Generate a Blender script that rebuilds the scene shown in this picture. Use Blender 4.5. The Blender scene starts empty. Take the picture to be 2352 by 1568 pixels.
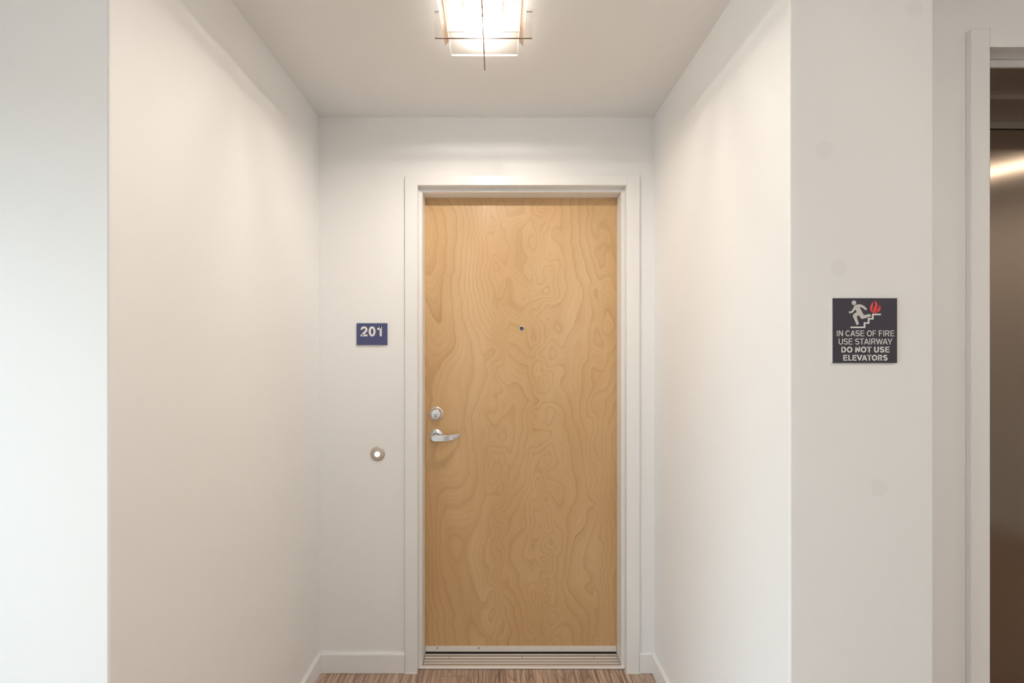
import bpy, bmesh, math, random
from mathutils import Vector, Matrix
random.seed(7)
S = bpy.context.scene
C = S.collection

# ------------------------------------------------------------------ camera, world, light, exposure
F = 1000.0                       # focal length in pixels of the 2352 px wide frame
CAMZ = 1.39
cam_d = bpy.data.cameras.new('camera'); cam = bpy.data.objects.new('camera', cam_d); C.objects.link(cam)
cam_d.sensor_fit = 'HORIZONTAL'; cam_d.sensor_width = 36.0
cam_d.lens = 36.0 * F / 2352.0
cam_d.shift_x = (1176 - 1142) / 2352.0
cam_d.shift_y = (815 - 784) / 2352.0
cam_d.clip_start = 0.02
cam.location = (0, 0, CAMZ); cam.rotation_euler = (math.pi / 2, 0, 0)
S.camera = cam

SKY = 6.2                       # daylight
HALL_FILL = 1.62                      # added fill lamp in the middle of the hall, unseen
LIFT = 1.45                      # the lamp by the elevator
BULB = 1.10                      # multiplies the lamps
EXPOSURE = 0.94
S.view_settings.view_transform = 'Standard'
S.view_settings.look = 'None'
S.view_settings.exposure = EXPOSURE
S.view_settings.gamma = 1.0
S.view_settings.use_curve_mapping = False

w = bpy.data.worlds.new('overcast_sky'); S.world = w; w.use_nodes = True
nt = w.node_tree; nt.nodes.clear()
wo = nt.nodes.new('ShaderNodeOutputWorld'); bg = nt.nodes.new('ShaderNodeBackground')
tc = nt.nodes.new('ShaderNodeTexCoord'); sp = nt.nodes.new('ShaderNodeSeparateXYZ')
rp = nt.nodes.new('ShaderNodeValToRGB')
rp.color_ramp.elements[0].position = 0.495; rp.color_ramp.elements[0].color = (0.30, 0.30, 0.29, 1)   # ground outside
rp.color_ramp.elements[1].position = 0.515; rp.color_ramp.elements[1].color = (0.78, 0.91, 1.0, 1)     # even overcast sky
mm = nt.nodes.new('ShaderNodeMapRange'); mm.inputs[1].default_value = -1; mm.inputs[2].default_value = 1
nt.links.new(tc.outputs['Generated'], sp.inputs[0]); nt.links.new(sp.outputs[2], mm.inputs[0])
nt.links.new(mm.outputs[0], rp.inputs[0]); nt.links.new(rp.outputs[0], bg.inputs[0])
bg.inputs[1].default_value = SKY
nt.links.new(bg.outputs[0], wo.inputs[0])

# ------------------------------------------------------------------ key dimensions (metres)
CEIL = 2.432                     # alcove soffit
HC = 2.72                        # hall ceiling
XL, XR = -0.782, 0.688           # alcove side walls
YB = 1.912                       # alcove back wall
YLF, YRF = 0.877, 1.023          # front faces of the left and right wall blocks
XRE = 1.026                      # right block's outer end
YE = 1.135                       # recessed elevator wall
HX0, HX1, HY0 = -2.25, 4.10, -0.95   # hall: window end, far end, rear wall
YC = 1.900                       # front of the door casing
YD = 2.010                       # front of the door leaf
def PX(px, y): return (px - 1142.0) / F * y
def PZ(py, y): return CAMZ - (py - 815.0) / F * y

# window in the hall's left end wall
WY0, WY1, WZ0, WZ1 = -0.75, 0.62, 0.25, 2.0
pl = bpy.data.lights.new('window_portal', 'AREA'); pl.shape = 'RECTANGLE'
pl.size = WZ1 - WZ0; pl.size_y = WY1 - WY0
pl.cycles.is_portal = True
po = bpy.data.objects.new('window_portal', pl); C.objects.link(po)
po.location = (HX0 - 0.13, (WY0 + WY1) / 2, (WZ0 + WZ1) / 2); po.rotation_euler = (0, -math.pi / 2, 0)

# ------------------------------------------------------------------ materials
def mat(name, col, rough=0.5, metal=0.0, spec=0.5, coat=0.0):
    m = bpy.data.materials.new(name); m.use_nodes = True
    b = m.node_tree.nodes['Principled BSDF']
    b.inputs['Base Color'].default_value = (*col, 1); b.inputs['Roughness'].default_value = rough
    b.inputs['Metallic'].default_value = metal; b.inputs['Specular IOR Level'].default_value = spec
    b.inputs['Coat Weight'].default_value = coat
    return m
class NT:
    def __init__(s, m): s.t = m.node_tree; s.b = s.t.nodes['Principled BSDF']
    def n(s, typ, **kw):
        x = s.t.nodes.new(typ)
        for k, v in kw.items(): setattr(x, k, v)
        return x
    def l(s, a, b): s.t.links.new(a, b)
    def obj(s, scale=(1, 1, 1), loc=(0, 0, 0), coord='Object'):
        t = s.n('ShaderNodeTexCoord'); m = s.n('ShaderNodeMapping')
        m.inputs['Scale'].default_value = scale; m.inputs['Location'].default_value = loc
        s.l(t.outputs[coord], m.inputs[0]); return m.outputs[0]
    def noise(s, vec, scale, detail=2, rough=0.5, dist=0.0):
        x = s.n('ShaderNodeTexNoise'); x.inputs['Scale'].default_value = scale; x.inputs['Detail'].default_value = detail
        x.inputs['Roughness'].default_value = rough; x.inputs['Distortion'].default_value = dist
        if vec is not None: s.l(vec, x.inputs['Vector'])
        return x.outputs[0]
    def math(s, op, a, b=None, c=None):
        x = s.n('ShaderNodeMath', operation=op)
        for i, v in enumerate((a, b, c)):
            if v is None: continue
            if isinstance(v, (int, float)): x.inputs[i].default_value = v
            else: s.l(v, x.inputs[i])
        return x.outputs[0]
    def ramp(s, f, stops):
        r = s.n('ShaderNodeValToRGB'); e = r.color_ramp.elements
        while len(e) < len(stops): e.new(0.5)
        for i, (p, c) in enumerate(stops): e[i].position = p; e[i].color = (*c, 1)
        s.l(f, r.inputs[0]); return r.outputs[0]
    def mix(s, f, a, b, mode='MIX'):
        x = s.n('ShaderNodeMix', data_type='RGBA', blend_type=mode)
        for i, v in ((0, f), (6, a), (7, b)):
            if isinstance(v, (int, float)): x.inputs[i].default_value = v
            elif isinstance(v, tuple): x.inputs[i].default_value = (*v, 1)
            else: s.l(v, x.inputs[i])
        return x.outputs[2]
    def bump(s, h, strength, dist):
        x = s.n('ShaderNodeBump'); x.inputs['Strength'].default_value = strength; x.inputs['Distance'].default_value = dist
        s.l(h, x.inputs['Height']); s.l(x.outputs[0], s.b.inputs['Normal'])

def paint(name, col, rough, bump=0.05):
    m = mat(name, col, rough); t = NT(m)
    v = t.obj()
    nz = t.noise(v, 1.6, 2)
    t.l(t.mix(t.math('MULTIPLY', nz, 0.10), col, tuple(c * 0.93 for c in col)), t.b.inputs['Base Color'])
    t.bump(t.noise(v, 260, 2), bump, 0.001)
    return m
M_wall = paint('matte_white_wall_paint', (0.91, 0.905, 0.897), 0.55)
M_ceil = paint('flat_white_ceiling_paint', (0.89, 0.88, 0.865), 0.75)
M_trim = paint('semigloss_white_trim_paint', (0.90, 0.893, 0.882), 0.30, 0.02)

def birch():
    m = mat('varnished_birch_veneer', (0.6, 0.4, 0.22), 0.38, 0, 0.5, 0.0); t = NT(m)
    sx = t.n('ShaderNodeSeparateXYZ'); t.l(t.obj(), sx.inputs[0])
    # wavy displacement of the grain, then contour lines of a gently rolling field: rotary cut figure
    wig = t.math('MULTIPLY', t.math('SUBTRACT', t.noise(t.obj((4.0, 1, 8.0), (1.3, 0, 0)), 1.0, 2, 0.5), 0.5), 0.045)
    wig2 = t.math('MULTIPLY', t.math('SUBTRACT', t.noise(t.obj((9.0, 1, 28.0), (4.3, 0, 2)), 1.0, 1, 0.5), 0.5), 0.014)
    xw = t.math('ADD', t.math('ADD', sx.outputs[0], wig), wig2)
    def field(fx, fz, off):
        cb = t.n('ShaderNodeCombineXYZ'); t.l(t.math('MULTIPLY', xw, fx), cb.inputs[0]); t.l(t.math('MULTIPLY', sx.outputs[2], fz), cb.inputs[2])
        cb.inputs[1].default_value = off
        return t.noise(cb.outputs[0], 1.0, 1.3, 0.4)
    def bell(x0, wd):
        q = t.math('DIVIDE', t.math('SUBTRACT', xw, x0), wd)
        return t.math('EXPONENT', t.math('MULTIPLY', t.math('MULTIPLY', q, q), -1.0))
    # two columns of the sheet swirl in rounded cells, the strips beside them run straight
    swirl = t.math('ADD', t.math('ADD', bell(0.105, 0.075), t.math('MULTIPLY', bell(-0.105, 0.05), 0.8)), t.math('MULTIPLY', bell(0.36, 0.06), 0.5))
    h1 = t.math('MULTIPLY', field(3.2, 1.1, 3.7), 0.95)
    h2 = t.math('MULTIPLY', t.math('MULTIPLY', t.math('SUBTRACT', field(10.0, 7.5, 8.1), 0.5), 0.62), swirl)
    side = t.math('MULTIPLY', t.math('ABSOLUTE', t.math('SUBTRACT', xw, 0.055)), 0.95)
    h = t.math('ADD', t.math('ADD', h1, h2), side)
    amp = t.math('ADD', 0.30, t.math('MULTIPLY', t.noise(t.obj((7, 1, 3), (5, 0, 2)), 1.0, 2), 1.25))
    rings = t.math('FRACT', t.math('MULTIPLY', h, 17.0))
    line = t.ramp(rings, [(0.0, (1, 1, 1)), (0.08, (0.60, 0.60, 0.60)), (0.30, (0.20, 0.20, 0.20)), (0.80, (0, 0, 0)), (0.95, (0.10, 0.10, 0.10)), (1.0, (0.8, 0.8, 0.8))])
    fine = t.math('FRACT', t.math('MULTIPLY', h, 71.0))
    fl = t.ramp(fine, [(0.0, (1, 1, 1)), (0.35, (0.3, 0.3, 0.3)), (0.7, (0, 0, 0)), (1.0, (0.8, 0.8, 0.8))])
    fib = t.noise(t.obj((260, 1, 6)), 1.0, 3, 0.6)
    pores = t.ramp(t.noise(t.obj((160, 1, 30), (2, 0, 9)), 1.0, 1), [(0.70, (0, 0, 0)), (0.80, (1, 1, 1))])
    blot = t.noise(t.obj((3.0, 1, 0.9), (9, 0, 4)), 1.0, 3, 0.55)
    base = t.ramp(blot, [(0.3, (0.640, 0.400, 0.186)), (0.55, (0.715, 0.475, 0.242)), (0.75, (0.775, 0.545, 0.310))])
    lm = t.math('MULTIPLY', t.math('ADD', t.math('MULTIPLY', line, 0.36), t.math('MULTIPLY', fl, 0.15)), amp)
    c1 = t.mix(lm, base, (0.400, 0.195, 0.066))
    c2 = t.mix(t.math('MULTIPLY', t.math('SUBTRACT', fib, 0.35), 0.35), c1, (0.46, 0.26, 0.11))
    c3 = t.mix(t.math('MULTIPLY', pores, 0.18), c2, (0.32, 0.15, 0.05))
    t.l(c3, t.b.inputs['Base Color'])
    t.l(t.math('ADD', 0.33, t.math('MULTIPLY', fib, 0.12)), t.b.inputs['Roughness'])
    t.bump(fib, 0.06, 0.0006)
    return m
M_birch = birch()

def brushed(name, col, rough, axis='x', amt=0.12):
    m = mat(name, col, rough, 1.0); t = NT(m)
    s = {'x': (3, 400, 400), 'z': (400, 400, 3)}[axis]
    nz = t.noise(t.obj(s), 1.0, 2)
    t.l(t.math('ADD', rough - amt / 2, t.math('MULTIPLY', nz, amt)), t.b.inputs['Roughness'])
    t.bump(nz, 0.04, 0.0003)
    return m
M_chrome = brushed('satin_chrome', (0.76, 0.76, 0.77), 0.27, 'x')
M_chrome_d = mat('dark_steel', (0.12, 0.12, 0.13), 0.35, 1.0)
M_alu = brushed('mill_aluminium', (0.93, 0.90, 0.87), 0.42, 'x'); M_alu.node_tree.nodes['Principled BSDF'].inputs['Metallic'].default_value = 0.35
M_alu_groove = mat('tan_aluminium_groove', (0.46, 0.37, 0.31), 0.5, 0.4)  # darker tan plate between the threshold ribs
M_nickel = brushed('brushed_nickel', (0.60, 0.54, 0.48), 0.32, 'x')
M_bronze = mat('bronze_edge', (0.30, 0.21, 0.15), 0.35, 1.0)
M_black = mat('black_rubber_and_gap', (0.012, 0.012, 0.013), 0.6)  # sweep rubber, also black filler for dark gaps at the elevator
M_hole = mat('keyhole_black', (0.005, 0.005, 0.005), 0.8)
def lift_steel():
    m = mat('brushed_elevator_steel', (0.27, 0.210, 0.160), 0.27, 1.0); t = NT(m)
    nz = t.noise(t.obj((3, 400, 500)), 1.0, 2)
    t.l(t.math('ADD', 0.205, t.math('MULTIPLY', nz, 0.012)), t.b.inputs['Roughness'])
    t.b.inputs['Anisotropic'].default_value = 0.95
    cb = t.n('ShaderNodeCombineXYZ'); cb.inputs[0].default_value = 1.0; t.l(cb.outputs[0], t.b.inputs['Tangent'])
    return m
M_steel = lift_steel()
M_steel_trim = brushed('elevator_header_steel', (0.40, 0.35, 0.31), 0.42, 'x', 0.10)
M_navy = mat('navy_plastic', (0.072, 0.082, 0.200), 0.45); NT(M_navy).bump(NT(M_navy).noise(None, 900, 1), 0.05, 0.0004)
M_char = mat('charcoal_plastic', (0.048, 0.044, 0.062), 0.45); NT(M_char).bump(NT(M_char).noise(None, 900, 1), 0.05, 0.0004)
M_print = mat('white_sign_print', (0.84, 0.82, 0.80), 0.5)
M_fig = mat('light_grey_sign_print', (0.66, 0.63, 0.60), 0.5)
M_red = mat('red_sign_print', (0.85, 0.075, 0.085), 0.5)
M_chip = mat('white_plastic', (0.80, 0.78, 0.75), 0.4)
M_caulk = mat('white_caulk', (0.80, 0.76, 0.72), 0.5)

def emis(name, col, strength):
    m = bpy.data.materials.new(name); m.use_nodes = True; t = m.node_tree; t.nodes.clear()
    o = t.nodes.new('ShaderNodeOutputMaterial'); e = t.nodes.new('ShaderNodeEmission')
    e.inputs[0].default_value = (*col, 1); e.inputs[1].default_value = strength; t.links.new(e.outputs[0], o.inputs[0])
    return m
WARM = (1.0, 0.935, 0.865)
M_bulb = emis('lit_led_disc', WARM, 1600 * BULB)
M_fill_hall = emis('added_hall_fill_disc', WARM, 1600 * HALL_FILL)
M_bulb_lift = emis('lit_lift_led_disc', WARM, 1600 * LIFT)
M_halo = emis('added_halo_glow', WARM, 48 * BULB)  # glowing ring added to spread a halo over the ceiling
M_bell = emis('lit_bell_button', (1.0, 0.93, 0.78), 1.25)

def frosted(name, through, tint=(0.93, 0.92, 0.90)):
    m = bpy.data.materials.new(name); m.use_nodes = True; t = m.node_tree; t.nodes.clear()
    o = t.nodes.new('ShaderNodeOutputMaterial'); a = t.nodes.new('ShaderNodeBsdfTransparent'); b = t.nodes.new('ShaderNodeBsdfTranslucent')
    d = t.nodes.new('ShaderNodeBsdfDiffuse'); g = t.nodes.new('ShaderNodeBsdfGlossy'); g.inputs['Roughness'].default_value = 0.25
    a.inputs[0].default_value = (*tint, 1); b.inputs[0].default_value = (*tint, 1); d.inputs[0].default_value = (*tint, 1)
    m0 = t.nodes.new('ShaderNodeMixShader'); m0.inputs[0].default_value = 0.72
    m1 = t.nodes.new('ShaderNodeMixShader'); m1.inputs[0].default_value = through
    m2 = t.nodes.new('ShaderNodeMixShader'); m2.inputs[0].default_value = 0.04
    t.links.new(b.outputs[0], m0.inputs[1]); t.links.new(d.outputs[0], m0.inputs[2])
    t.links.new(m0.outputs[0], m1.inputs[1]); t.links.new(a.outputs[0], m1.inputs[2])
    t.links.new(m1.outputs[0], m2.inputs[1]); t.links.new(g.outputs[0], m2.inputs[2]); t.links.new(m2.outputs[0], o.inputs[0])
    return m
M_frost = frosted('frosted_lamp_glass', 0.89)
M_gedge = frosted('polished_glass_edge', 0.72, (0.97, 0.96, 0.95))
M_wing = brushed('tan_brushed_metal', (0.46, 0.36, 0.28), 0.42, 'x')
def clear(name, tint):
    m = bpy.data.materials.new(name); m.use_nodes = True; t = m.node_tree; t.nodes.clear()
    o = t.nodes.new('ShaderNodeOutputMaterial'); a = t.nodes.new('ShaderNodeBsdfTransparent'); g = t.nodes.new('ShaderNodeBsdfGlossy')
    g.inputs['Roughness'].default_value = 0.02; f = t.nodes.new('ShaderNodeFresnel'); f.inputs[0].default_value = 1.35
    a.inputs[0].default_value = (*tint, 1); mx = t.nodes.new('ShaderNodeMixShader')
    t.links.new(f.outputs[0], mx.inputs[0]); t.links.new(a.outputs[0], mx.inputs[1]); t.links.new(g.outputs[0], mx.inputs[2])
    t.links.new(mx.outputs[0], o.inputs[0]); return m
M_clear = clear('clear_acrylic', (0.95, 0.94, 0.92))
M_pane = clear('window_glass', (0.95, 0.97, 0.97))

def plank_mat():
    m = mat('grey_brown_oak_plank', (0.25, 0.16, 0.11), 0.42); t = NT(m)
    oi = t.n('ShaderNodeObjectInfo')
    tcn = t.n('ShaderNodeTexCoord'); off = t.n('ShaderNodeVectorMath', operation='ADD')
    cb = t.n('ShaderNodeCombineXYZ'); t.l(t.math('MULTIPLY', oi.outputs['Random'], 37.0), cb.inputs[1]); t.l(t.math('MULTIPLY', oi.outputs['Random'], 11.0), cb.inputs[0])
    t.l(tcn.outputs['Object'], off.inputs[0]); t.l(cb.outputs[0], off.inputs[1])
    mp = t.n('ShaderNodeMapping'); mp.inputs['Scale'].default_value = (9, 1.3, 1); t.l(off.outputs[0], mp.inputs[0])
    h = t.noise(mp.outputs[0], 1.0, 2, 0.5, 0.4)
    r = t.math('FRACT', t.math('MULTIPLY', h, 11))
    cath = t.ramp(r, [(0, (0.95, 0.95, 0.95)), (0.25, (0.3, 0.3, 0.3)), (1, (0, 0, 0))])
    mp2 = t.n('ShaderNodeMapping'); mp2.inputs['Scale'].default_value = (105, 2.6, 1); t.l(off.outputs[0], mp2.inputs[0])
    fib = t.noise(mp2.outputs[0], 1.0, 4, 0.65)
    fr = t.ramp(fib, [(0.36, (0, 0, 0)), (0.60, (1, 1, 1))])
    base = t.mix(fr, (0.22, 0.140, 0.098), (0.74, 0.545, 0.42))
    c = t.mix(t.math('MULTIPLY', cath, 0.70), base, (0.15, 0.090, 0.060))
    c = t.mix(t.math('MULTIPLY', oi.outputs['Random'], 0.35), c, (0.48, 0.355, 0.275))
    t.l(c, t.b.inputs['Base Color']); t.bump(fib, 0.12, 0.0006)
    return m
M_plank = plank_mat()
M_slab = mat('dark_plank_joint', (0.05, 0.035, 0.028), 0.8)

# ------------------------------------------------------------------ mesh helpers
WP = {}                                   # world position of every object's origin
def link(name, bm, m, parent=None, loc=(0, 0, 0), smooth=False):
    me = bpy.data.meshes.new(name)
    bmesh.ops.recalc_face_normals(bm, faces=bm.faces[:])
    bm.to_mesh(me); bm.free()
    if smooth:
        for p in me.polygons: p.use_smooth = True
        me.set_sharp_from_angle(angle=math.radians(38))
    me.materials.append(m)
    return place(name, me, parent, loc)
def place(name, data, parent=None, loc=(0, 0, 0)):
    o = bpy.data.objects.new(name, data); C.objects.link(o)
    loc = Vector(loc); WP[o.name] = loc
    if parent: o.parent = parent; o.location = loc - WP[parent.name]
    else: o.location = loc
    return o
def empty(name, loc):
    o = place(name, None, None, loc); o.empty_display_size = 0.1; return o
def tag(o, label=None, cat=None, group=None, kind=None):
    if label: o['label'] = label
    if cat: o['category'] = cat
    if group: o['group'] = group
    if kind: o['kind'] = kind
    return o
def bm_box(bm, x0, x1, y0, y1, z0, z1, o=(0, 0, 0)):
    vs = [bm.verts.new((x - o[0], y - o[1], z - o[2])) for x in (x0, x1) for y in (y0, y1) for z in (z0, z1)]
    for f in ((0, 1, 3, 2), (4, 6, 7, 5), (0, 4, 5, 1), (2, 3, 7, 6), (0, 2, 6, 4), (1, 5, 7, 3)):
        bm.faces.new([vs[i] for i in f])
def bevel(bm, w, seg=2):
    bmesh.ops.bevel(bm, geom=bm.edges[:] , offset=w, segments=seg, affect='EDGES', profile=0.5, clamp_overlap=True)
def boxes(name, lst, m, parent=None, bev=0.0, seg=2):
    xs = [v for b in lst for v in b[0:2]]; ys = [v for b in lst for v in b[2:4]]; zs = [v for b in lst for v in b[4:6]]
    o = ((min(xs) + max(xs)) / 2, (min(ys) + max(ys)) / 2, min(zs))
    bm = bmesh.new()
    for b in lst: bm_box(bm, *b, o=o)
    if bev: bevel(bm, bev, seg)
    return link(name, bm, m, parent, o)
def box(name, x0, x1, y0, y1, z0, z1, m, parent=None, bev=0.0, seg=2):
    return boxes(name, [(x0, x1, y0, y1, z0, z1)], m, parent, bev, seg)
def lathe(name, prof, m, parent, c, n=40, cap=True):
    """prof: (radius, distance toward the camera from the surface); axis along -y"""
    bm = bmesh.new(); rings = []
    for r, d in prof:
        if r < 1e-6: rings.append([bm.verts.new((0, -d, 0))])
        else: rings.append([bm.verts.new((r * math.cos(2 * math.pi * i / n), -d, r * math.sin(2 * math.pi * i / n))) for i in range(n)])
    for a, b in zip(rings, rings[1:]):
        for i in range(n):
            j = (i + 1) % n
            if len(a) == 1 and len(b) == 1: continue
            if len(a) == 1: bm.faces.new((a[0], b[i], b[j]))
            elif len(b) == 1: bm.faces.new((a[i], a[j], b[0]))
            else: bm.faces.new((a[i], a[j], b[j], b[i]))
    if cap and len(rings[0]) > 1: bm.faces.new(rings[0])
    return link(name, bm, m, parent, c, smooth=True)
def prism_xz(name, polys, y_front, depth, m, parent, c):
    """flat shapes in world x,z, extruded back from y_front by depth"""
    bm = bmesh.new()
    for poly in polys:
        a = [bm.verts.new((x - c[0], y_front - c[1], z - c[2])) for x, z in poly]
        b = [bm.verts.new((x - c[0], y_front + depth - c[1], z - c[2])) for x, z in poly]
        bm.faces.new(a); bm.faces.new(list(reversed(b)))
        for i in range(len(a)):
            j = (i + 1) % len(a); bm.faces.new((a[i], b[i], b[j], a[j]))
    bm.normal_update()
    bmesh.ops.triangulate(bm, faces=[f for f in bm.faces if len(f.verts) > 4])
    return link(name, bm, m, parent, c)
def tube(bm, pts, r, n=8):
    pts = [Vector(p) for p in pts]; rings = []
    for i, p in enumerate(pts):
        d = (pts[min(i + 1, len(pts) - 1)] - pts[max(i - 1, 0)]).normalized()
        u = d.cross(Vector((0, 0, 1)) if abs(d.z) < 0.9 else Vector((1, 0, 0))).normalized(); v = d.cross(u)
        rings.append([bm.verts.new(p + u * r * math.cos(2 * math.pi * k / n) + v * r * math.sin(2 * math.pi * k / n)) for k in range(n)])
    for a, b in zip(rings, rings[1:]):
        for k in range(n): bm.faces.new((a[k], a[(k + 1) % n], b[(k + 1) % n], b[k]))
    bm.faces.new(rings[0]); bm.faces.new(list(reversed(rings[-1])))
ADV = dict(I=.39, N=1.0, C=1.0, A=.93, S=.93, E=.93, O=1.08, F=.85, R=1.0, U=1.0, T=.85, W=1.31, Y=.93, D=1.0, V=.93, L=.78)
SB = dict(A=.02, V=.02, W=.02, Y=.02, T=.03, O=.055, C=.06, S=.06)
def arc(cx, cz, rx, rz, a0, a1, n=18):
    return [(cx + rx * math.cos(math.radians(a0 + (a1 - a0) * i / n)), cz + rz * math.sin(math.radians(a0 + (a1 - a0) * i / n))) for i in range(n + 1)]
def strokes(ch, w, t):
    """centre lines of a grotesque capital or numeral of unit height, body width w, stroke t"""
    h = t / 2; k = 0.86 * t; hh = k / 2; r = w - h; e = 0.1
    if ch == 'I': return [[(w / 2, 0), (w / 2, 1)]]
    if ch == 'L': return [[(h, 0), (h, 1)], [(h, hh), (w, hh)]]
    if ch == 'E': return [[(h, 0), (h, 1)], [(h, hh), (w, hh)], [(h, 1 - hh), (w - .02, 1 - hh)], [(h, .52), (w - .05, .52)]]
    if ch == 'F': return [[(h, 0), (h, 1)], [(h, 1 - hh), (w, 1 - hh)], [(h, .50), (w - .07, .50)]]
    if ch == 'T': return [[(w / 2, 0), (w / 2, 1)], [(0, 1 - hh), (w, 1 - hh)]]
    if ch == 'N': return [[(h, 0), (h, 1)], [(r, 0), (r, 1)], [(h - .04, 1 + e), (r + .04, -e)]]
    if ch == 'A': return [[(h * .6 - .035, -e), (w / 2 + .03, 1 + e)], [(r + h * .4 + .035, -e), (w / 2 - .03, 1 + e)], [(w * .22, .30), (w * .78, .30)]]
    if ch == 'V': return [[(h * .6 - .035, 1 + e), (w / 2 + .03, -e)], [(r + h * .4 + .035, 1 + e), (w / 2 - .03, -e)]]
    if ch == 'W':
        q = [h * .6, w * .27, w / 2, w * .73, r + h * .4]
        return [[(q[0] - .02, 1 + e), (q[1] + .02, -e)], [(q[1] - .02, -e), (q[2] + .02, 1 + e)], [(q[2] - .02, 1 + e), (q[3] + .02, -e)], [(q[3] - .02, -e), (q[4] + .02, 1 + e)]]
    if ch == 'Y': return [[(w / 2, 0), (w / 2, .46)], [(h * .6 - .06, 1 + e), (w / 2, .40)], [(r + h * .4 + .06, 1 + e), (w / 2, .40)]]
    if ch in 'O0': return [arc(w / 2, .5, w / 2 - h, .5 - hh, 0, 360, 48)]
    if ch == 'C': return [arc(w / 2, .5, w / 2 - h, .5 - hh, 42, 318, 36)]
    if ch == 'D':
        x = w * .45
        return [[(h, 0), (h, 1)], [(h, 1 - hh), (x, 1 - hh)] + arc(x, .5, w - h - x, .5 - hh, 85, -85, 22) + [(x, hh), (h, hh)]]
    if ch == 'U': return [[(h, 1), (h, .36)] + arc(w / 2, .36, w / 2 - h, .36 - hh, 180, 360, 22)[1:] + [(r, 1)]]
    if ch == 'R':
        x = w * .58; zm = .47; zc = (1 - hh + zm) / 2; rz = (1 - hh - zm) / 2
        return [[(h, 0), (h, 1)], [(h, 1 - hh), (x, 1 - hh)] + arc(x, zc, w - .03 - h - x, rz, 85, -85, 16) + [(x, zm), (h, zm)], [(w * .55, zm), (w - h * .9 + .03, -e)]]
    if ch == 'S':
        zt, zm, zb = 1 - hh, .515, hh
        return [arc(w / 2, (zt + zm) / 2, w / 2 - h - .01, (zt - zm) / 2, 22, 270, 26) + arc(w / 2, (zm + zb) / 2, w / 2 - h, (zm - zb) / 2, 90, -160, 26)[1:]]
    if ch == '2':
        zc = .67; rx = w / 2 - h
        return [arc(w / 2, zc, rx, 1 - hh - zc, 180, -30, 28) + [(w * .48, .32), (h + .05, .02 + hh)], [(0, hh), (w, hh)]]
    if ch == '1': return [[(w - h, 0), (w - h, 1)], [(0, .73), (w * .36, .76), (w * .58, .86), (w - h * 1.25, 1.03)]]
    return []
def ribbon(bm, pts, t, clampz, T_, depth):
    P = [Vector((p[0], p[1])) for p in pts]; n = len(P); closed = (P[0] - P[-1]).length < 1e-6
    if closed: P = P[:-1]; n -= 1
    L, R = [], []
    for i in range(n):
        a = P[i - 1] if (i > 0 or closed) else None; b = P[(i + 1) % n] if (i < n - 1 or closed) else None
        d1 = (P[i] - a).normalized() if a is not None else None; d2 = (b - P[i]).normalized() if b is not None else None
        d = d1 if d2 is None else (d2 if d1 is None else (d1 + d2).normalized())
        m = 1.0
        if d1 is not None and d2 is not None: m = 1 / max(0.5, d.dot(d1))
        nn = Vector((-d.y, d.x)) * (t / 2 * m)
        L.append(P[i] + nn); R.append(P[i] - nn)
    cl = lambda p: Vector((p.x, min(1.0, max(0.0, p.y)))) if clampz else p
    # intersect long diagonals with the cap and base line so that their ends are cut level
    if clampz and n == 2 and abs(P[0].x - P[1].x) > 1e-4 and abs(P[0].y - P[1].y) > 0.3:
        def cut(A, B):
            out = []
            for q, o in ((A, B), (B, A)):
                z = min(1.0, max(0.0, q.y)); s_ = (z - o.y) / (q.y - o.y); out.append(Vector((o.x + (q.x - o.x) * s_, z)))
            return out
        L = cut(L[0], L[1]); R = cut(R[0], R[1])
    mk = lambda p, y: bm.verts.new(T_(cl(p), y))
    f = [(mk(l, 0), mk(r_, 0), mk(l, depth), mk(r_, depth)) for l, r_ in zip(L, R)]
    for i in range(n if closed else n - 1):
        a, b = f[i], f[(i + 1) % n]
        bm.faces.new((a[0], a[1], b[1], b[0])); bm.faces.new((a[0], b[0], b[2], a[2])); bm.faces.new((a[1], a[3], b[3], b[1]))
    if not closed:
        bm.faces.new((f[0][0], f[0][2], f[0][3], f[0][1])); bm.faces.new((f[-1][0], f[-1][1], f[-1][3], f[-1][2]))
def letters(name, txt, x0, x1, z0, z1, yf, m, parent, stroke=0.13, depth=0.0006):
    """one line of lettering fitted to the rectangle x0..x1, z0..z1 with its face at y = yf"""
    cur = 0.0; gl = []
    for ch in txt:
        if ch == ' ': cur += 0.36; continue
        if ch.isdigit(): gl.append((ch, 0.0, None)); continue
        sb = SB.get(ch, 0.095); gl.append((ch, cur + sb, ADV[ch] - 2 * sb)); cur += ADV[ch]
    if gl[0][2] is None: total, off = (x1 - x0) / (z1 - z0), 0.0; gl = [(gl[0][0], 0.0, total)]
    else: off = gl[0][1]; total = gl[-1][1] + gl[-1][2] - off
    c = Vector(((x0 + x1) / 2, yf, (z0 + z1) / 2)); sx = (x1 - x0) / total; sz = z1 - z0
    bm = bmesh.new()
    for ch, gx, gw in gl:
        T_ = lambda p, y, gx=gx: (x0 + (gx - off + p.x) * sx - c.x, y, z0 + p.y * sz - c.z)
        for stq in strokes(ch, gw, stroke): ribbon(bm, stq, stroke if ch not in 'ESFTL' or len(stq) > 2 else stroke * (1.0 if abs(stq[0][0] - stq[1][0]) < 1e-6 else 0.86), True, T_, depth)
    return link(name, bm, m, parent, c)

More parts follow.
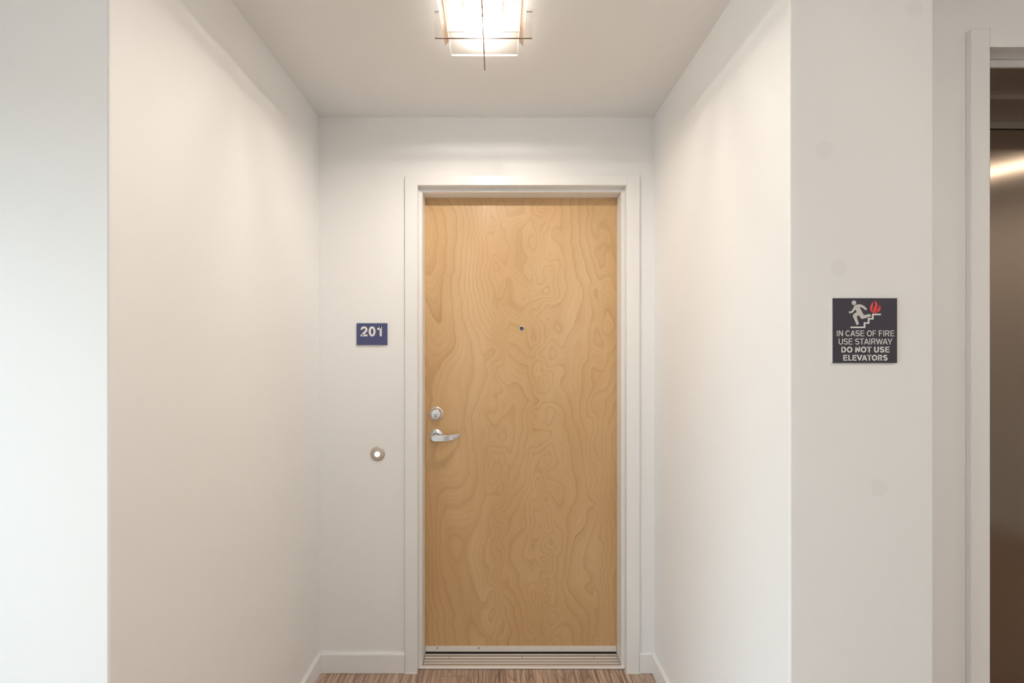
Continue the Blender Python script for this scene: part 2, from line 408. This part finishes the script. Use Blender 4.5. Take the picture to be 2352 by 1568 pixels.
# ------------------------------------------------------------------ the room shell
st = lambda o, label: tag(o, label, kind='structure')
T = 0.12
floor = st(box('floor', HX0 - T, HX1 + T, HY0 - T, 2.25, -0.06, -0.006, M_slab), 'grey-brown wood plank floor of the hall and door alcove')
PW = 0.1646; x0 = -0.247
k0 = math.floor((HX0 - x0) / PW); k1 = math.ceil((HX1 - x0) / PW)
plank_meshes = {}
for k in range(k0, k1):
    a = max(HX0, x0 + k * PW) + 0.0006; b = min(HX1, x0 + (k + 1) * PW) - 0.0006
    if b - a < 0.01: continue
    ym = 1.925 if (a > XL - 0.02 and b < XR + 0.04) else (1.92 if (b > XL and a < XR) else (YE + 0.3 if a > XRE else 1.03))
    y = HY0 - random.uniform(0, 1.0)
    while y < ym:
        ya, yb = max(y, HY0), min(y + 1.22, ym)
        if yb - ya > 0.01:
            bm = bmesh.new(); c = ((a + b) / 2, (ya + yb) / 2, 0)
            bm_box(bm, a, b, ya + 0.0006, yb - 0.0006, -0.006, 0.0, c)
            link('plank', bm, M_plank, floor, c)
        y += 1.22
st(box('ceiling', HX0 - T, HX1 + T, HY0 - T, 2.25, HC, HC + 0.1, M_ceil), 'flat white ceiling over the hall')
st(box('ceiling_alcove', XL, XR, 0.95, 2.06, CEIL, HC, M_ceil), 'lowered flat white ceiling over the door alcove')
# alcove back wall with the door opening
RO0, RO1, ROZ = -0.372, 0.588, 2.155
st(boxes('wall_back', [(XL, RO0, YB, 2.06, 0, CEIL), (RO1, XR, YB, 2.06, 0, CEIL), (RO0, RO1, YB, 2.06, ROZ, CEIL)], M_wall), 'white back wall of the alcove around the wooden door')
st(box('wall_left', HX0, XL, YLF, 2.06, 0, HC, M_wall, bev=0.004), 'white wall block forming the left side of the alcove')
def patched():
    m = M_wall.copy(); m.name = 'white_wall_paint_with_touch_ups'; t = NT(m)
    src = t.b.inputs['Base Color'].links[0].from_socket
    tcn = t.n('ShaderNodeTexCoord'); col = src
    for px, py, r in ((1893, 345, 0.022), (2100, 20, 0.021), (1927, 615, 0.020), (2020, 1120, 0.022)):
        d = t.n('ShaderNodeVectorMath', operation='DISTANCE'); t.l(tcn.outputs['Object'], d.inputs[0])
        d.inputs[1].default_value = (PX(px, YRF) - (XR + XRE) / 2, YRF - (YRF + 2.06) / 2, PZ(py, YRF))
        mr = t.n('ShaderNodeMapRange'); mr.inputs[1].default_value = r * 1.1; mr.inputs[2].default_value = r * 0.8; mr.inputs[3].default_value = 0; mr.inputs[4].default_value = 0.5
        t.l(d.outputs['Value'], mr.inputs[0]); col = t.mix(mr.outputs[0], col, (0.845, 0.835, 0.825))
    t.l(col, t.b.inputs['Base Color']); return m
st(box('wall_right', XR, XRE, YRF, 2.06, 0, HC, patched(), bev=0.004), 'white wall block between the alcove and the elevator recess')
EX0, EX1, EZ = 1.269, 2.36, 2.182         # elevator opening
st(boxes('wall_right_recess', [(XRE, EX0 + 0.004, YE, YE + 0.15, 0, HC), (EX1 - 0.004, HX1, YE, YE + 0.15, 0, HC), (EX0 + 0.004, EX1 - 0.004, YE, YE + 0.15, EZ + 0.004, HC)], M_wall), 'recessed white wall around the elevator')
st(box('wall_rear', HX0 - T, HX1 + T, HY0 - T, HY0, 0, HC, M_wall), 'white hall wall opposite the alcove')
st(box('wall_far_right', HX1, HX1 + T, HY0, YE + 0.15, 0, HC, M_wall), 'white wall at the elevator end of the hall')
st(boxes('wall_far_left', [(HX0 - T, HX0, HY0, WY0, 0, HC), (HX0 - T, HX0, WY1, YLF + 0.2, 0, HC), (HX0 - T, HX0, WY0, WY1, 0, WZ0), (HX0 - T, HX0, WY0, WY1, WZ1, HC)], M_wall), 'white wall with the window at the left end of the hall')
win = st(empty('window_1', (HX0 - 0.06, (WY0 + WY1) / 2, WZ0)), 'tall white framed window at the left end of the hall')
fw = 0.045
boxes('window_frame', [(HX0 - 0.09, HX0 - 0.04, WY0, WY0 + fw, WZ0, WZ1), (HX0 - 0.09, HX0 - 0.04, WY1 - fw, WY1, WZ0, WZ1),
                       (HX0 - 0.09, HX0 - 0.04, WY0 + fw, WY1 - fw, WZ0, WZ0 + fw), (HX0 - 0.09, HX0 - 0.04, WY0 + fw, WY1 - fw, WZ1 - fw, WZ1)], M_trim, win)
box('pane', HX0 - 0.067, HX0 - 0.063, WY0 + fw, WY1 - fw, WZ0 + fw, WZ1 - fw, M_pane, win)
box('window_sill', HX0 - 0.03, HX0 + 0.03, WY0 - 0.03, WY1 + 0.03, WZ0 - 0.02, WZ0, M_trim, win, 0.003)

# baseboards
BH, BT = 0.086, 0.013
def base(name, x0, x1, y0, y1, side, label):
    """side: direction the face looks to; the top edge slopes like a pencil-round board"""
    bm = bmesh.new(); o = ((x0 + x1) / 2, (y0 + y1) / 2, 0); bm_box(bm, x0, x1, y0, y1, 0.0015, BH, o)
    es = []
    for e in bm.edges:
        p = [v.co + Vector(o) for v in e.verts]
        if abs(p[0].z - BH) < 1e-5 and abs(p[1].z - BH) < 1e-5:
            if side == '-y' and all(abs(q.y - y0) < 1e-5 for q in p): es.append(e)
            if side == '+x' and all(abs(q.x - x1) < 1e-5 for q in p): es.append(e)
            if side == '-x' and all(abs(q.x - x0) < 1e-5 for q in p): es.append(e)
            if side == '+y' and all(abs(q.y - y1) < 1e-5 for q in p): es.append(e)
    bmesh.ops.bevel(bm, geom=es, offset=0.004, segments=3, affect='EDGES')
    return st(link(name, bm, M_trim, None, o), label)
CO0, CO1 = PX(930, YC), PX(1469, YC)          # casing outer edges
base('baseboard_back_left', XL + BT, CO0 - 0.001, YB - BT, YB, '-y', 'short white baseboard left of the wooden door')
base('baseboard_back_right', CO1 + 0.001, XR - BT, YB - BT, YB, '-y', 'very short white baseboard right of the wooden door')
base('baseboard_left', XL, XL + BT, YLF - BT, YB, '+x', 'white baseboard along the left alcove wall')
base('baseboard_right', XR - BT, XR, YRF - BT, YB, '-x', 'white baseboard along the right alcove wall')
base('baseboard_front_left', HX0, XL, YLF - BT, YLF, '-y', 'white baseboard on the hall face of the left wall block')
base('baseboard_front_right', XR, XRE + BT, YRF - BT, YRF, '-y', 'white baseboard under the fire sign')
base('baseboard_recess', XRE + BT, 1.2195, YE - BT, YE, '-y', 'white baseboard beside the elevator')
base('baseboard_rear', HX0, HX1, HY0, HY0 + BT, '+y', 'white baseboard along the rear hall wall')

# ------------------------------------------------------------------ apartment door frame
CI0, CI1, CIZ = PX(958.5, YC), PX(1439.6, YC), PZ(425, YC)
CZ = PZ(403, YC)
fr = st(empty('trim_1', ((CI0 + CI1) / 2, YC, 0)), 'white painted casing, jamb and stop around the wooden door')
box('casing_side', CO0, CI0, YC, YB, 0.001, CZ, M_trim, fr, 0.0015)
box('casing_side', CI1, CO1, YC, YB, 0.001, CZ, M_trim, fr, 0.0015)
box('casing_head', CI0, CI1, YC, YB, CIZ, CZ, M_trim, fr, 0.0010)
YS = 1.935
S0, S1, SZ = PX(970, YS), PX(1427, YS), PZ(441, YS)
box('jamb', RO0, CI0, YB, 2.058, 0.001, CIZ, M_trim, fr)
box('jamb', CI1, RO1, YB, 2.058, 0.001, CIZ, M_trim, fr)
box('jamb_head', RO0, RO1, YB, 2.058, CIZ, ROZ, M_trim, fr)
box('stop', CI0, S0, YS, YD - 0.001, 0.001, CIZ, M_trim, fr, 0.0012)
box('stop', S1, CI1, YS, YD - 0.001, 0.001, CIZ, M_trim, fr, 0.0012)
box('stop_head', S0, S1, YS, YD - 0.001, SZ, CIZ, M_trim, fr, 0.0012)
# a fine weatherstrip bead inside the corner of jamb and stop
box('bead', CI0, CI0 + 0.005, YS - 0.005, YS, 0.001, CIZ, M_trim, fr, 0.001)
box('bead', CI1 - 0.005, CI1, YS - 0.005, YS, 0.001, CIZ, M_trim, fr, 0.001)
# caulk run where casing meets floor
box('caulk', CO0, CI0, YC - 0.003, YC, 0.0, 0.003, M_caulk, fr)
box('caulk', CI1, CO1, YC - 0.003, YC, 0.0, 0.003, M_caulk, fr)

# ------------------------------------------------------------------ apartment door
door = st(empty('door_1', (0.108, YD, 0.012)), 'varnished birch veneer apartment door with lever handle')
DL0, DL1 = CI0 + 0.003, CI1 - 0.003
leaf = box('leaf', DL0, DL1, YD, YD + 0.044, 0.014, CIZ - 0.003, M_birch, door)
# bottom sweep
ZS0, ZS1 = 0.0235, PZ(1482.5, YD)
sw = tag(box('sweep', S0 + 0.002, S1 - 0.002, YD - 0.0035, YD - 0.0002, ZS0, ZS1, M_alu, door, 0.0006), 'thin aluminium sweep strip screwed to the door bottom')
for px in (1005, 1100, 1195, 1289, 1385):
    lathe('screw', [(0.0030, 0), (0.0030, 0.0006), (0.0018, 0.0014), (0, 0.0015)], M_chrome_d if px in (1005, 1100) else M_chrome, sw, (PX(px, YD), YD - 0.0035, PZ(1486.5, YD)), 12)
box('sweep_rubber', S0 + 0.003, S1 - 0.003, YD - 0.003, YD - 0.0002, 0.0150, ZS0, M_black, door)
# peephole
pc = (PX(1198, YD), YD, PZ(754, YD))
ph = lathe('peephole', [(0.0122, 0), (0.0122, 0.0012), (0.0105, 0.0032), (0.0085, 0.0036), (0.0080, 0.0015), (0, 0.0012)], M_chrome, door, pc)
lathe('lens_ring', [(0.0078, 0.0014), (0.0078, 0.0024), (0.0050, 0.0020), (0.0048, 0.0014), (0, 0.0014)], M_hole, ph, pc, 28)
lathe('lens', [(0.0046, 0.0014), (0.0040, 0.0024), (0.0022, 0.0031), (0, 0.0033)], mat('peephole_lens', (0.16, 0.16, 0.18), 0.1, 0.0, 0.8), ph, pc, 24)
# deadbolt
dc = (PX(1002.3, YD), YD, PZ(949.5, YD))
db = lathe('deadbolt', [(0.0318, 0), (0.0318, 0.003), (0.0308, 0.0042), (0.0290, 0.0048), (0.0272, 0.0052), (0.0226, 0.019), (0.0218, 0.0215), (0.0205, 0.0222), (0.0190, 0.0222), (0.0185, 0.0205), (0, 0.0205)], M_chrome, door, dc, 56)
cy = lathe('cylinder', [(0.0172, 0.0200), (0.0172, 0.0228), (0.0164, 0.0236), (0, 0.0236)], M_chrome, db, dc, 44)
kc = (dc[0], dc[1], dc[2] - 0.0068)
lathe('plug_groove', [(0.0085, 0.0235), (0.0085, 0.0239), (0, 0.0239)], M_chrome_d, db, kc, 32)
lathe('key_plug', [(0.0068, 0.0237), (0.0068, 0.0247), (0.0062, 0.0251), (0, 0.0251)], M_chrome, db, kc, 32)
prism_xz('keyway', [[(kc[0] - 0.0011, kc[2] - 0.0042), (kc[0] + 0.0013, kc[2] - 0.0042), (kc[0] + 0.0016, kc[2] - 0.001), (kc[0] + 0.0010, kc[2] + 0.0022), (kc[0] - 0.0008, kc[2] + 0.0022), (kc[0] - 0.0014, kc[2] - 0.001)]], YD - 0.0254, 0.0004, M_hole, db, kc)
# lever handle
hc = (PX(1002.3, YD), YD, PZ(1000.5, YD))
rose = lathe('rose', [(0.0322, 0), (0.0322, 0.003), (0.0312, 0.0045), (0.0215, 0.0115), (0.0165, 0.0125), (0.0155, 0.0115), (0.0140, 0.0115)], M_chrome, door, hc, 56)
def lever_mesh():
    bm = bmesh.new(); n = 30; L = 0.1265; rings = []
    for i in range(n + 1):
        s = i / n; x = -0.0135 + L * (s ** 1.0 if s > 0 else 0)
        if i < 8: x = -0.0135 + 0.0135 * (1 - math.cos(math.pi / 2 * i / 8))
        else: x = (L - 0.0135) * (i - 8) / (n - 8)
        half = 0.0135
        if x < 0: half = max(0.0012, math.sqrt(max(0, 0.0135 ** 2 - x ** 2)))
        u = max(0.0, x) / (L - 0.0135)
        top = half * (1 - 0.05 * u) + (0.0020 * max(0, u - 0.65) / 0.35)
        bot = -half + 0.0006 * u + 0.0095 * max(0.0, (u - 0.45) / 0.55) ** 1.6
        yb = -0.064 + 0.046 * max(0.0, (u - 0.28) / 0.72) ** 2.0       # sweeps back toward the door
        th = 0.0085 - 0.002 * u
        b = 0.0014
        sec = [(yb, top - b), (yb + b, top), (yb + th - b, top), (yb + th, top - b), (yb + th, bot + b), (yb + th - b, bot), (yb + b, bot), (yb, bot + b)]
        if top - bot < 0.004: sec = [(yy, max(min(zz, 0.001), -0.001)) for yy, zz in sec]
        rings.append([bm.verts.new((x, yy, zz)) for yy, zz in sec])
    for a, b in zip(rings, rings[1:]):
        for k in range(8): bm.faces.new((a[k], a[(k + 1) % 8], b[(k + 1) % 8], b[k]))
    bm.faces.new(rings[0]); bm.faces.new(list(reversed(rings[-1])))
    return bm
lever = link('lever', lever_mesh(), M_chrome, door, hc, smooth=True)
lathe('lever_neck', [(0.0120, 0.008), (0.0120, 0.030), (0.0105, 0.034), (0.0105, 0.060)], M_chrome, lever, hc, 32)

# ------------------------------------------------------------------ threshold
th = tag(empty('threshold', (0.108, 1.965, 0)), 'ribbed aluminium threshold on the floor under the wooden door', 'threshold')
def thr_plate():
    prof = [(1.940, 0.0), (1.940, 0.0088), (1.990, 0.0112), (2.000, 0.0125), (2.055, 0.0125), (2.055, 0.0)]
    bm = bmesh.new(); xa, xb = S0 + 0.0015, S1 - 0.0015; c = (0.108, 1.965, 0)
    A = [bm.verts.new((xa - c[0], y - c[1], z)) for y, z in prof]; B = [bm.verts.new((xb - c[0], y - c[1], z)) for y, z in prof]
    n = len(prof)
    for i in range(n): bm.faces.new((A[i], A[(i + 1) % n], B[(i + 1) % n], B[i]))
    bm.faces.new(A); bm.faces.new(list(reversed(B)))
    return link('plate', bm, M_alu_groove, th, c)
thr_plate()
def rib(y0, y1, z):
    box('rib', S0 + 0.003, S1 - 0.003, y0, y1, z - 0.002, z + 0.0012, M_alu, th, 0.0004, 1)
for y in (1.9475, 1.9525, 1.9635, 1.9685, 1.9815, 1.9860):
    rib(y, y + 0.0024, 0.0088 + (y - 1.94) * 0.048)
box('front_lip', CI0 + 0.001, CI1 - 0.001, 1.9245, 1.9405, 0.0, 0.0095, M_alu, th, 0.003, 3)
box('rear_lip', S0 + 0.002, S1 - 0.002, 2.0005, 2.0040, 0.009, 0.0150, M_alu, th, 0.0005, 1)
for px in (1032.5, 1199, 1364):
    o = lathe('screw', [(0.0032, 0), (0.0032, 0.0006), (0, 0.0010)], M_chrome_d, th, (PX(px, 1.984), 1.984, 0.0112), 12)
    o.rotation_euler = (-math.pi / 2, 0, 0)

# ------------------------------------------------------------------ room number sign
SY = YB - 0.0065
sx0, sx1, sz0, sz1 = PX(819, SY), PX(889.2, SY), PZ(792, SY), PZ(742, SY)
sc_ = ((sx0 + sx1) / 2, YB, (sz0 + sz1) / 2)
sg = tag(empty('room_number_sign', sc_), 'small navy plaque reading 201 on the wall left of the door', 'sign')
box('plaque', sx0, sx1, SY, YB, sz0, sz1, M_navy, sg, 0.0006)
def sgp(u, v): return PX(790 + u / 15.677, SY), PZ(720 + v / 15.68, SY)
for ch, u0, u1 in (('2', 602, 848), ('0', 893, 1138), ('1', 1203, 1362)):
    a, z1_ = sgp(u0, 462); b, z0_ = sgp(u1, 822 if ch == '0' else 816)
    letters('numeral', ch, a, b, z0_, z1_, SY - 0.0010, M_print, sg, 0.205, 0.0012)
bx, bz = sgp(840, 945)
for i, (dx, dz) in enumerate(((0, 0), (0, 0.0024), (0.0058, 0), (0.0058, 0.0024), (0.0082, 0), (0.0140, 0.0024), (0.0164, 0.0024))):
    lathe('braille_dot', [(0.0008, 0), (0.0005, 0.0005), (0, 0.0006)], M_navy, sg, (bx + dx, SY, bz - dz), 8)

# ------------------------------------------------------------------ door bell
bc = (PX(867.5, YB), YB, PZ(1042, YB))
bell = tag(empty('door_bell', bc), 'round nickel door bell with lit white button', 'door bell')
lathe('bell_plate', [(0.0322, 0), (0.0322, 0.0022), (0.0312, 0.0036), (0.0285, 0.0046), (0.0145, 0.0072), (0.0125, 0.0074), (0.0118, 0.0060), (0, 0.0060)], brushed('satin_nickel_bell', (0.60, 0.54, 0.47), 0.42), bell, bc, 48)
lathe('bell_button', [(0.0112, 0.0058), (0.0112, 0.0085), (0.0095, 0.0100), (0.0045, 0.0108), (0, 0.0109)], M_bell, bell, bc, 32)

# ------------------------------------------------------------------ fire sign
FY = YRF - 0.0045
def fp(u, v): return PX(1890 + u / 8.2526, FY), PZ(660 + v / 8.2526, FY)
fx0, fz1 = fp(188, 202); fx1, fz0 = fp(1410, 1430)
fs = tag(empty('fire_sign', ((fx0 + fx1) / 2, YRF, (fz0 + fz1) / 2)), 'square dark plaque with running figure, flames and fire stairway text', 'sign')
box('plaque', fx0, fx1, FY, YRF, fz0, fz1, M_char, fs, 0.0005)
box('plaque_edge', fx0 - 0.0008, fx0, FY + 0.0008, YRF, fz0, fz1, M_chip, fs)
def text_line(t, u0, u1, v0, v1, bold, sp_=1.0):
    a, zt = fp(u0, v0); b, zb = fp(u1, v1)
    letters('lettering', t, a, b, zb, zt, FY - 0.0004, M_print, fs, bold, 0.0006)
text_line('IN CASE OF FIRE', 262, 1352, 814, 924, 0.135)
text_line('USE STAIRWAY', 300, 1315, 968, 1080, 0.135)
text_line('DO NOT USE', 350, 1260, 1122, 1232, 0.215)
text_line('ELEVATORS', 386, 1224, 1276, 1386, 0.215)
fc = WP[fs.name]
fig = [(484, 466), (498, 454), (530, 452), (558, 427), (575, 395), (588, 360), (606, 338), (650, 322), (700, 318), (740, 328), (785, 355), (815, 385), (837, 408), (812, 434), (790, 415), (760, 392), (725, 374), (693, 370),
       (735, 450), (775, 525), (830, 513), (893, 503), (915, 545), (860, 562), (790, 584), (748, 596), (728, 590), (712, 575), (683, 525), (638, 550), (655, 612), (683, 688), (650, 714), (632, 700), (605, 630), (570, 555), (567, 535), (574, 515), (600, 490), (640, 465), (608, 415), (592, 445), (562, 477), (512, 492)]
prism_xz('running_figure', [[fp(*q) for q in fig]] , FY - 0.0004, 0.0006, M_fig, fs, fc)
prism_xz('figure_head', [[fp(588 + 43 * math.cos(a * math.pi / 16), 290 + 43 * math.sin(a * math.pi / 16)) for a in range(32)]], FY - 0.0004, 0.0006, M_fig, fs, fc)
def rect(u0, v0, u1, v1): return [fp(u0, v0), fp(u1, v0), fp(u1, v1), fp(u0, v1)]
stair = [(521, 741), (774, 741), (774, 659), (851, 659), (851, 578), (931, 578), (931, 496), (1098, 496), (1098, 525), (960, 525), (960, 606), (881, 606), (881, 686), (803, 686), (803, 768), (521, 768)]
prism_xz('stair_line', [[fp(*q) for q in stair]], FY - 0.0004, 0.0006, M_print, fs, fc)
fl_l = [(940, 274), (952, 300), (950, 340), (937, 385), (934, 425), (942, 455), (958, 480), (935, 476), (908, 450), (892, 412), (889, 382), (902, 345), (925, 305)]
fl_m = [(966, 255), (985, 252), (1008, 268), (1028, 298), (1036, 340), (1028, 382), (1010, 420), (1004, 450), (1010, 470), (1024, 484), (985, 486), (968, 478), (952, 452), (950, 420), (965, 388), (984, 352), (990, 315), (982, 280)]
fl_r = [(1068, 326), (1082, 342), (1094, 372), (1095, 402), (1080, 436), (1056, 460), (1032, 472), (1024, 452), (1026, 424), (1042, 398), (1062, 372), (1071, 348)]
for f in (fl_l, fl_m, fl_r): prism_xz('flame', [[fp(*q) for q in f]], FY - 0.0004, 0.0006, M_red, fs, fc)

# ------------------------------------------------------------------ elevator
YF = 1.12
ec = st(empty('trim_2', (1.8, YF, 0)), 'white painted casing around the elevator opening')
ECO, ECZ = 1.2208, 2.230
box('casing_side', ECO, EX0, YF, YE, 0.001, ECZ, M_trim, ec, 0.0025)
box('casing_side', EX1, EX1 + (EX0 - ECO), YF, YE, 0.001, ECZ, M_trim, ec, 0.0025)
box('casing_head', EX0, EX1, YF, YE, EZ, ECZ, M_trim, ec, 0.0010)
box('casing_gap_shade', EX0 - 0.0005, EX0 + 0.0035, YF + 0.004, 1.17, 0.001, EZ, M_black, ec)  # black strip stands in for the shaded gap past the casing edge
el = st(empty('door_2', (1.8, 1.30, 0)), 'brushed steel elevator door in its recessed steel entrance')
Z1 = EZ; Z2 = Z1 - 0.0155; Z3 = Z2 - 0.013; Z4 = 2.150
box('header_step', EX0, EX1, 1.173, 1.180, Z2, Z1 + 0.003, M_trim, el, 0.0005, 1)
box('header_panel', EX0, EX1, 1.180, 1.30, Z2 + 0.0003, Z1 + 0.003, M_steel_trim, el)
box('header_soffit', EX0, EX1, 1.30, 1.428, Z3, Z1 + 0.003, M_steel_trim, el)
box('transom', EX0, EX1, 1.427, 1.440, PZ(295, 1.427), Z3 + 0.001, M_steel_trim, el)
box('jamb', EX0 - 0.05, EX0 + 0.001, 1.172, 1.46, 0.001, Z1, M_steel_trim, el)
box('jamb', EX1 - 0.001, EX1 + 0.05, 1.172, 1.46, 0.001, Z1, M_steel_trim, el)
zt = PZ(297.5, 1.430)
box('door_panel', EX0 + 0.002, 1.80, 1.430, 1.455, 0.006, zt, M_steel, el, 0.002)
box('door_panel', 1.804, EX1 - 0.002, 1.430, 1.455, 0.006, zt, M_steel, el, 0.002)
box('sill', EX0, EX1, 1.30, 1.456, 0.0, 0.004, M_alu, el)
box('top_gap', EX0, EX1, 1.441, 1.46, zt - 0.02, Z3, M_black, el)

# ------------------------------------------------------------------ ceiling lights
def fin(root, cx, cy, hs, ia, ib, z0, zi, along_y):
    """clear upright plate, a wide U around the glass pane"""
    poly = [(-hs, z0), (hs, z0), (hs, CEIL), (ib, CEIL), (ib, zi), (-ia, zi), (-ia, CEIL), (-hs, CEIL)]
    bm = bmesh.new(); th_ = 0.0012
    P = lambda u, z, d: (d, u, z - CEIL) if along_y else (u, d, z - CEIL)
    A = [bm.verts.new(P(u, z, -th_)) for u, z in poly]; B = [bm.verts.new(P(u, z, th_)) for u, z in poly]
    bm.faces.new(A); bm.faces.new(list(reversed(B)))
    for i in range(8): bm.faces.new((A[i], B[i], B[(i + 1) % 8], A[(i + 1) % 8]))
    bm.normal_update(); bmesh.ops.triangulate(bm, faces=[f for f in bm.faces if len(f.verts) > 4])
    return link('clear_fin', bm, M_clear, root, (cx, cy, CEIL))
def ceiling_light(cx, cy, label, disc, cat='ceiling light'):
    root = tag(empty('ceiling_light', (cx, cy, CEIL)), label, cat, 'square glass hall ceiling lights')
    gz = 2.372; hg = 0.1075
    def R(x0, x1, y0, y1, z0, z1): return (cx + x0, cx + x1, cy + y0, cy + y1, z0, z1)
    # canopy pan on the ceiling
    boxes('canopy', [R(-0.06, 0.06, -0.06, 0.06, CEIL - 0.010, CEIL)], M_nickel, root, 0.003)
    led = lathe_z('led_module', [(0.030, CEIL - 0.010), (0.030, CEIL - 0.014), (0.027, CEIL - 0.015)], M_chip, root, cx, cy)
    lathe_z('halo_collar', [(0.0255, CEIL - 0.015), (0.0255, CEIL - 0.029), (0.0235, CEIL - 0.031)], M_halo, led, cx, cy)  # added glow for the ceiling halo, not a known lamp part
    lathe_z('light_cutoff_lip', [(0.0262, CEIL - 0.0285), (0.0262, CEIL - 0.0362), (0.0252, CEIL - 0.0362), (0.0252, CEIL - 0.0290)], M_chip, led, cx, cy, 32, False)  # opaque rim added to cut the disc's grazing light on the walls
    bm = bmesh.new(); bmesh.ops.create_circle(bm, cap_ends=True, segments=24, radius=0.0200)
    for f in bm.faces: f.normal_flip()
    link('led_disc', bm, disc, led, (cx, cy, CEIL - 0.0316))
    g = boxes('glass_pane', [R(-hg, hg, -hg - 0.005, hg, gz, gz + 0.0012)], M_frost, root)
    e = 0.0016
    boxes('glass_edge', [R(-hg - e, -hg, -hg - 0.005 - e, hg + e, gz - 0.001, gz + 0.005), R(hg, hg + e, -hg - 0.005 - e, hg + e, gz - 0.001, gz + 0.005),
                         R(-hg, hg, hg, hg + e, gz - 0.001, gz + 0.005), R(-hg, hg, -hg - 0.005 - e, -hg - 0.005, gz - 0.001, gz + 0.005)], M_gedge, g)
    # crossed clear fins with bronze lower rods
    rz = 2.3515; hs = 0.1475
    f1 = fin(root, cx, cy, hs, hg + 0.003, hg + 0.003, rz, gz - 0.002, False)
    bm = bmesh.new(); tube(bm, [(-hs, 0, 0), (hs, 0, 0)], 0.0017); link('cross_rod', bm, M_bronze, f1, (cx, cy, rz - 0.001), smooth=True)
    f2 = fin(root, cx, cy, hs, hg + 0.009, hg + 0.003, rz - 0.0001, gz - 0.002, True)
    bm = bmesh.new(); tube(bm, [(0, -hs, 0), (0, hs, 0)], 0.0020); link('cross_rod', bm, M_bronze, f2, (cx, cy, rz - 0.001), smooth=True)
    # curved side wings
    for s in (-1, 1):
        bm = bmesh.new(); prof = []
        for i in range(9):
            u = i / 8; prof.append((0.1110 + 0.0135 * u, 2.388 - 0.013 * u ** 1.8))
        ya, yb = -0.125, 0.070; rows = []
        for x, z in prof:
            rows.append([bm.verts.new((s * x, y, z + d - CEIL)) for d in (0, 0.0012) for y in (ya, yb)])
        for a, b in zip(rows, rows[1:]):
            bm.faces.new((a[0], a[1], b[1], b[0])); bm.faces.new((a[2], b[2], b[3], a[3]))
            bm.faces.new((a[0], b[0], b[2], a[2])); bm.faces.new((a[1], a[3], b[3], b[1]))
        bm.faces.new((rows[0][0], rows[0][2], rows[0][3], rows[0][1])); bm.faces.new((rows[-1][0], rows[-1][1], rows[-1][3], rows[-1][2]))
        wg = link('side_wing', bm, M_wing, root, (cx, cy, CEIL), smooth=True)
        for yy in (-0.09, 0.05):
            boxes('wing_post', [R(s * 0.117 - 0.002, s * 0.117 + 0.002, yy - 0.002, yy + 0.002, 2.386, CEIL)], M_nickel, wg)
    return root
def lathe_z(name, prof, m, parent, cx, cy, n=24, cap=True):
    bm = bmesh.new(); rings = [[bm.verts.new((r * math.cos(2 * math.pi * i / n), r * math.sin(2 * math.pi * i / n), z - CEIL)) for i in range(n)] for r, z in prof]
    for a, b in zip(rings, rings[1:]):
        for i in range(n): bm.faces.new((a[i], a[(i + 1) % n], b[(i + 1) % n], b[i]))
    if cap: bm.faces.new(rings[0]); bm.faces.new(list(reversed(rings[-1])))
    return link(name, bm, m, parent, (cx, cy, CEIL), smooth=True)
ceiling_light(-0.0418, 1.3215, 'lit ceiling light with square frosted glass and crossed rods above the wooden door', M_bulb)
ceiling_light(3.52, -0.19, 'ceiling light by the elevator, outside the frame, glinting as a streak in its door', M_bulb_lift).location.z = HC
ceiling_light(0.50, -0.30, 'added fill light in the middle of the hall, unseen outside the frame', M_fill_hall).location.z = HC  # unseen lamp added to fill the alcove and hall with light
